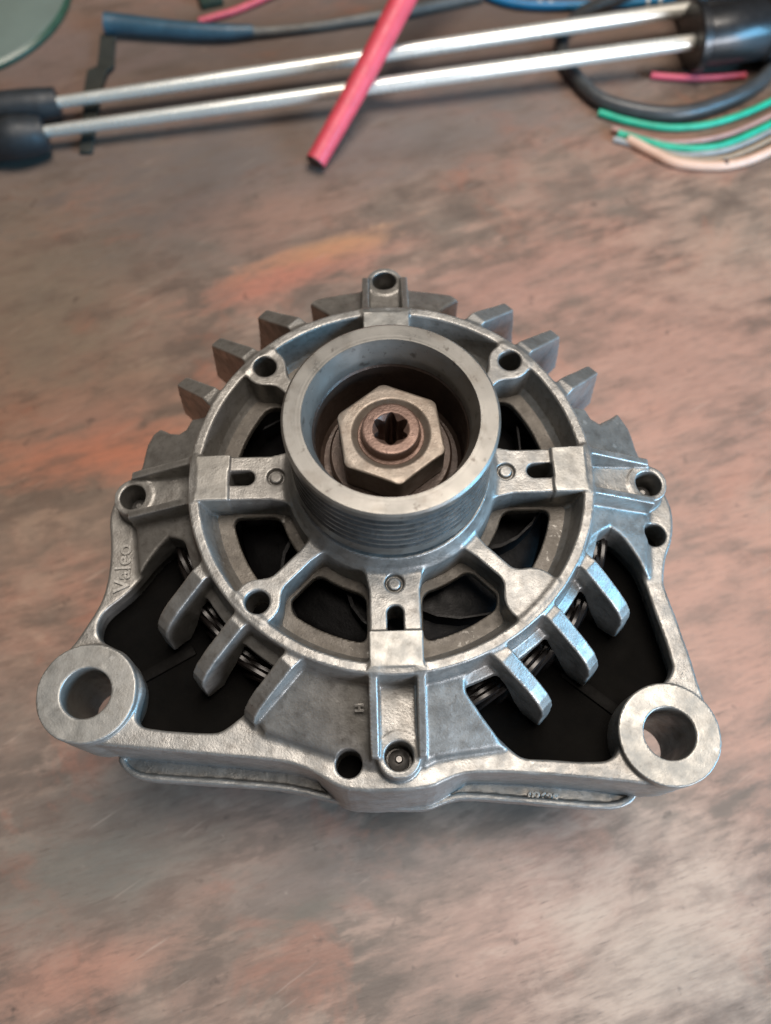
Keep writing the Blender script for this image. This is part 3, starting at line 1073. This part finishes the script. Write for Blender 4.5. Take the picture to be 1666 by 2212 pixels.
for i in range(9):
    bm = bmesh.new()
    a0 = 2 * math.pi * (i + float(rng.uniform(-0.18, 0.18))) / 9
    A, B = [], []
    for t in np.linspace(0, 1, 7):
        r = 27 + 20 * t
        a = a0 + 0.55 * t * t
        for lst, zz in ((A, -24.2), (B, -16.2)):
            lst.append([(r + dr) * math.cos(a + da) for dr, da in ((0, 0),)] + [(r) * math.sin(a), zz])
    vs = []
    for p, q in zip(A, B):
        n = Vector((-p[1], p[0], 0)).normalized() * 0.7
        vs.append([bm.verts.new((Vector((p[0], p[1], p[2] + HT)) + n) * S), bm.verts.new((Vector((q[0], q[1], q[2] + HT)) + n) * S),
                   bm.verts.new((Vector((q[0], q[1], q[2] + HT)) - n) * S), bm.verts.new((Vector((p[0], p[1], p[2] + HT)) - n) * S)])
    for u, v in zip(vs, vs[1:]):
        for e in range(4):
            bm.faces.new((u[e], u[(e + 1) % 4], v[(e + 1) % 4], v[e]))
    bm.faces.new(vs[0])
    bm.faces.new(list(reversed(vs[-1])))
    bm_obj('fan_blade', bm, 'rotor', rotor)


# rear bracket: follows the frame's plan, closes the windows from below, stands on the table
def prism(bm, poly, z0, z1, bev=0.0):
    lo = [bm.verts.new((x * S, y * S, z0 * S)) for x, y in poly]
    hi = [bm.verts.new((x * S, y * S, z1 * S)) for x, y in poly]
    n = len(poly)
    for i in range(n):
        bm.faces.new((lo[i], lo[(i + 1) % n], hi[(i + 1) % n], hi[i]))
    f1 = bm.faces.new(hi)
    f0 = bm.faces.new(list(reversed(lo)))
    bmesh.ops.triangulate(bm, faces=[f0, f1])


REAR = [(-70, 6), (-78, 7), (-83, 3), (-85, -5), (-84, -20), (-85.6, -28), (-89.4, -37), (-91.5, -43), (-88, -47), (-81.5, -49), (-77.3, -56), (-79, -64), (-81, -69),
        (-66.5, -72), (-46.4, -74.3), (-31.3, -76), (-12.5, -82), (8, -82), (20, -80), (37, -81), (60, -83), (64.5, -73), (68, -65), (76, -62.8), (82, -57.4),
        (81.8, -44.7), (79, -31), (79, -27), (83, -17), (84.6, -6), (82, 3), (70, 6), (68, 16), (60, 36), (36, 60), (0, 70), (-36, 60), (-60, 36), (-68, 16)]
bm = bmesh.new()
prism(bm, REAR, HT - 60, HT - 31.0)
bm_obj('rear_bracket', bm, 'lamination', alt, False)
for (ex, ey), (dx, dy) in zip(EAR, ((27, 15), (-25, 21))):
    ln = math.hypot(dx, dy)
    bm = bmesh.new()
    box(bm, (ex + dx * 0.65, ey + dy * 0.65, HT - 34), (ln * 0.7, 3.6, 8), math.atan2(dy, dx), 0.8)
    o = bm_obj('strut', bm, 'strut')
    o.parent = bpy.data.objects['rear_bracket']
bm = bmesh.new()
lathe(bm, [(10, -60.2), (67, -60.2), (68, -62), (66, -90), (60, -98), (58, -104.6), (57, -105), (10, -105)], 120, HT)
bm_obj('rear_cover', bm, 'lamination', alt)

# ------------------------------------------------------------------ things lying behind the alternator
def V3(*p):
    return Vector(p)


def wire(name, label, pts, rad, mat, cat='wire', group=None, sub=10):
    bm = bmesh.new()
    sp = spline(pts, sub)
    if isinstance(rad, (list, tuple)):
        r = [rad[0] + (rad[1] - rad[0]) * i / (len(sp) - 1) for i in range(len(sp))]
    else:
        r = rad
    tube(bm, sp, r, 14)
    o = bm_obj(name, bm, mat)
    if label:
        tag(o, label, cat, group)
    return o


# round disc at the corner
disc = empty('glass_disc', (-0.2372, 0.3558, 0))
tag(disc, 'round grey green disc with dark green edge at the far corner', 'disc')
bm = bmesh.new()
lathe(bm, [(0.01, 4.6), (64.2, 4.6), (64.9, 4.3)], 128, 0, (0, 0), False)
bm_obj('face', bm, 'disc_top', disc)
bm = bmesh.new()
lathe(bm, [(64.9, 4.3), (66.8, 3.2), (67.2, 1.8), (66.6, 0.3), (0.01, 0.3)], 128, 0, (0, 0), False)
bm_obj('edge', bm, 'disc_edge', disc)

# twin rods in black fittings
rods = empty('twin_rod_handle', (0, 0.28, 0))
tag(rods, 'pair of chromed rods held in black plastic fittings behind the alternator', 'rod handle')
RO = Vector((0, 280, 0))


def rpart(name, bm, mat, parent=None):
    o = bm_obj(name, bm, mat, None)
    o.data.transform(Matrix.Translation(-RO * S))
    o.parent = parent or rods
    return o


R1 = (V3(-170, 261, 10), V3(172, 312, 17))
R2 = (V3(-171, 241.5, 10), V3(170, 287, 17))
for a, b in (R1, R2):
    bm = bmesh.new()
    d = b - a
    ts = np.linspace(0, 1, 40)
    tube(bm, [a + d * float(t) for t in ts], [2.9 + 1.0 * min(1.0, 1.6 * float(t)) for t in ts], 28)
    rpart('rod', bm, 'chrome')
for c0, r0, ln in ((R1[1] + V3(0, 5, 0), 15.0, 75), (R2[1] + V3(0, 3, 0), 16.5, 75)):
    dr = (R2[1] - R2[0]).normalized()
    bm = bmesh.new()
    st = c0 + dr * -1
    tube(bm, [st + dr * t for t in (0, 0.6, 8, 30, 31, 32, 33, ln)], [r0 - 3, r0 - 2.2, r0 - 1.6, r0 - 1.4, r0 - 2, r0 - 2, r0 - 1.2, r0 - 1], 40)
    sl = rpart('sleeve', bm, 'black')
    bm = bmesh.new()
    st = c0 - dr * 6
    tube(bm, [st + dr * t for t in (0, 0.8, 4.4, 5.2)], [r0 - 0.8, r0, r0, r0 - 0.8], 40)
    rpart('collar', bm, 'black', sl)
for k, (pts, rr) in enumerate((([V3(-163.5, 262.5, 10), V3(-172, 260.5, 10), V3(-182, 259, 11), V3(-200, 257, 10), V3(-225, 256, 9)], [7.2, 8.4, 8.0, 9.0, 8.6]),
                               ([V3(-166.5, 240, 11), V3(-172, 238.5, 11), V3(-181, 236, 12), V3(-192, 236, 10), V3(-225, 240, 9)], [8.2, 9.8, 10.6, 9.2, 8.0]))):
    bm = bmesh.new()
    sp = spline(pts, 6)
    rad = [float(np.interp(i / 6, range(len(rr)), rr)) for i in range(len(sp))]
    tube(bm, sp, rad, 20)
    rpart('end_cap', bm, 'rubber')

# red tube leaning across the rods
e0, e1 = V3(-31.5, 222.5, 5.2), V3(-7.3, 260.5, 22)
dr = (e1 - e0)
rt_ = empty('red_tube', (e0.x * S, e0.y * S, 0))
tag(rt_, 'red plastic tube leaning across the two chromed rods', 'tube')
bm = bmesh.new()
ts = np.linspace(0, 3.6, 30)
cp = [e0 + dr * float(t) + V3(0.6 * math.sin(2.1 * float(t)), 0, 0) for t in ts]
ra = [5.1 + 0.62 * float(t) for t in ts]
tube(bm, cp, ra, 26, cap=False)
tube(bm, [e0 + dr * 0.0, e0 + dr * 0.02], [5.1, 5.08], 26, cap=False)
o = bm_obj('tube_wall', bm, 'red')
o.data.transform(Matrix.Translation(V3(-e0.x, -e0.y, 0) * S))
o.parent = rt_
bm = bmesh.new()
tube(bm, [e0 - dr * 0.012, e0 + dr * 0.2], [4.75, 4.7], 26)
o = bm_obj('dark_core', bm, 'darkcore')
o.data.transform(Matrix.Translation(V3(-e0.x, -e0.y, 0) * S))
o.parent = rt_

# dark blue sleeved cable
bc = empty('sleeved_cable', (-0.11, 0.32, 0))
tag(bc, 'dark blue sleeved cable with its cut end above the rods', 'cable')


def cpart(name, pts, rad, mat, origin, parent):
    bm = bmesh.new()
    sp = spline(pts, 10)
    r = [float(np.interp(i / 10, range(len(rad)), rad)) for i in range(len(sp))]
    tube(bm, sp, r, 18)
    o = bm_obj(name, bm, mat)
    o.data.transform(Matrix.Translation(-Vector(origin) * S))
    o.parent = parent
    return o


cpart('sleeve', [(-146.5, 324.5, 7), (-136, 323.8, 6.4), (-115, 320.5, 6), (-95, 318, 5.8), (-80, 317.5, 5.4), (-66, 318.5, 5)], [5.6, 5.2, 4.7, 4.3, 3.9, 2.8], 'blue_sleeve', (-110, 320, 0), bc)
cpart('core_wire', [(-70, 318.2, 4.6), (-54, 320, 3.6), (-34, 323, 3), (-13, 327, 3), (16, 333, 3), (60, 345, 3)], [2.6, 2.4, 2.4, 2.6, 3.4, 3.6], 'grey_wire', (-110, 320, 0), bc)

# black strap, folded once
bm = bmesh.new()
line = [(-146, 321, 2.4), (-145.5, 306, 2.0), (-145, 297, 2.2), (-148.5, 292.5, 3.4), (-149.8, 282, 2.4), (-149.6, 268, 2.0), (-149.2, 258, 2.0), (-149, 236, 1.6)]
wd = [4.2, 4.3, 4.6, 5.4, 4.8, 4.2, 3.6, 3.4]
prev = None
for (x, y, zz), w in zip(line, wd):
    r = [bm.verts.new(Vector(p) * S) for p in ((x - w, y, zz - 1.2), (x + w, y, zz - 1.2), (x + w, y + 0.3, zz + 0.6), (x - w, y + 0.3, zz + 0.6))]
    if prev:
        for e in range(4):
            bm.faces.new((prev[e], prev[(e + 1) % 4], r[(e + 1) % 4], r[e]))
    else:
        bm.faces.new(list(reversed(r)))
    prev = r
bm.faces.new(prev)
bmesh.ops.bevel(bm, geom=list(bm.edges), offset=0.35 * S, segments=1, affect='EDGES')
o = bm_obj('black_strap', bm, 'strap')
tag(o, 'narrow black strap running from the cable end under the rods', 'strap')

wire('pink_wire', 'thin pink wire end above the dark blue cable', [(-97, 331, 1.8), (-79, 338, 1.9), (-62, 347.5, 2.2), (-40, 362, 2.4)], 1.9, 'pink')
bw = wire('blue_wire', 'bright blue wire with white print at the far edge', [(56, 352, 2.6), (70, 341.5, 2.6), (87, 336.5, 2.6), (115, 335.3, 2.6), (144, 336.6, 2.6), (170, 339, 2.6)], 2.5, 'blue')
for x, y in ((92, 336.2), (98, 335.9), (121, 335.5), (127, 335.7), (152, 337.1), (159, 337.7)):
    bm = bmesh.new()
    pts = [Vector((x - 0.9, y, 2.6)), Vector((x + 0.9, y + 0.05, 2.6))]
    tube(bm, pts, 2.56, 14)
    o = bm_obj('white_mark', bm, 'white')
    o.parent = bw
wire('black_cable', 'black cable looping on the table under the black fittings', [(150, 342, 4.6), (121, 331, 4.6), (105.5, 316, 4.6), (100, 300, 4.6), (103.7, 281.7, 4.6), (118, 260, 4.6),
     (150.9, 250, 4.6), (181, 258.5, 4.6), (203, 273.5, 4.6), (216, 296, 4.6), (222, 330, 4.6)], 3.7, 'grey_rubber', 'cable')
G_ = 'cut wires beside the black loop'
wire('green_wire', 'green wire touching the black cable loop', [(114.9, 254.6, 2.4), (130.3, 247.8, 2.2), (149.8, 243.2, 2.0), (170.3, 244.8, 2.0), (191.9, 252.5, 2.0), (215, 265, 2.0)], 1.75, 'green', group=G_)
wire('rose_wire', 'dull rose wire between the two green wires', [(120.6, 243.2, 2.0), (134, 236.5, 2.0), (149, 232.6, 2.0), (168.4, 234.2, 2.0), (186.2, 240.2, 2.0), (212, 254, 2.0)], 1.6, 'rose', group=G_)
wire('green_wire', 'green wire lying between the rose wire and the peach wire', [(122.8, 239.2, 2.8), (134.8, 234, 2.6), (147.5, 229.6, 2.4), (163.6, 228.2, 2.3), (181, 232.4, 2.3), (212, 249, 2.3)], 1.95, 'green', group=G_)
wire('silver_wire', 'greyish white wire along the lower side of a green wire', [(120.5, 236.6, 1.6), (132.4, 232, 1.6), (147.5, 226, 1.6), (160.6, 224.6, 1.6), (181.4, 228.8, 1.6), (214, 246, 1.6)], 1.5, 'silver', group=G_)
wire('peach_wire', 'thick pale peach wire nearest the alternator', [(127.5, 235.4, 2.6), (137.6, 227.4, 2.4), (149.4, 219, 2.4), (167.5, 216.2, 2.4), (182.3, 218.2, 2.4), (198.1, 225.4, 2.4), (214, 236, 2.4)], 2.35, 'peach', group=G_)
wire('tan_wire', 'tan wire on the inner side of the peach wire', [(140, 228, 1.8), (152, 221.8, 1.8), (166.4, 220.4, 1.8), (180, 223, 1.8), (199.8, 233, 1.8), (214, 243, 1.8)], 1.9, 'tan', group=G_)
bm = bmesh.new()
tube(bm, [V3(172.6, 216.8, 2.4), V3(174.4, 217.0, 2.4)], 2.62, 16)
o = bm_obj('dark_nick', bm, 'darkcore')
o.parent = bpy.data.objects['peach_wire']
wire('red_wire', 'short red wire end under the black collar', [(146, 281, 2.0), (155, 279.3, 2.0), (166, 278.2, 2.0), (180, 278, 2.0), (196, 279, 2.0)], 1.8, 'pink')
bm = bmesh.new()
box(bm, (-92, 350, 2.5), (13, 14, 5), 0.3, 1.2)
o = bm_obj('plastic_scrap', bm, 'darkgreen')
tag(o, 'small dark green scrap behind the pink wire', 'scrap')
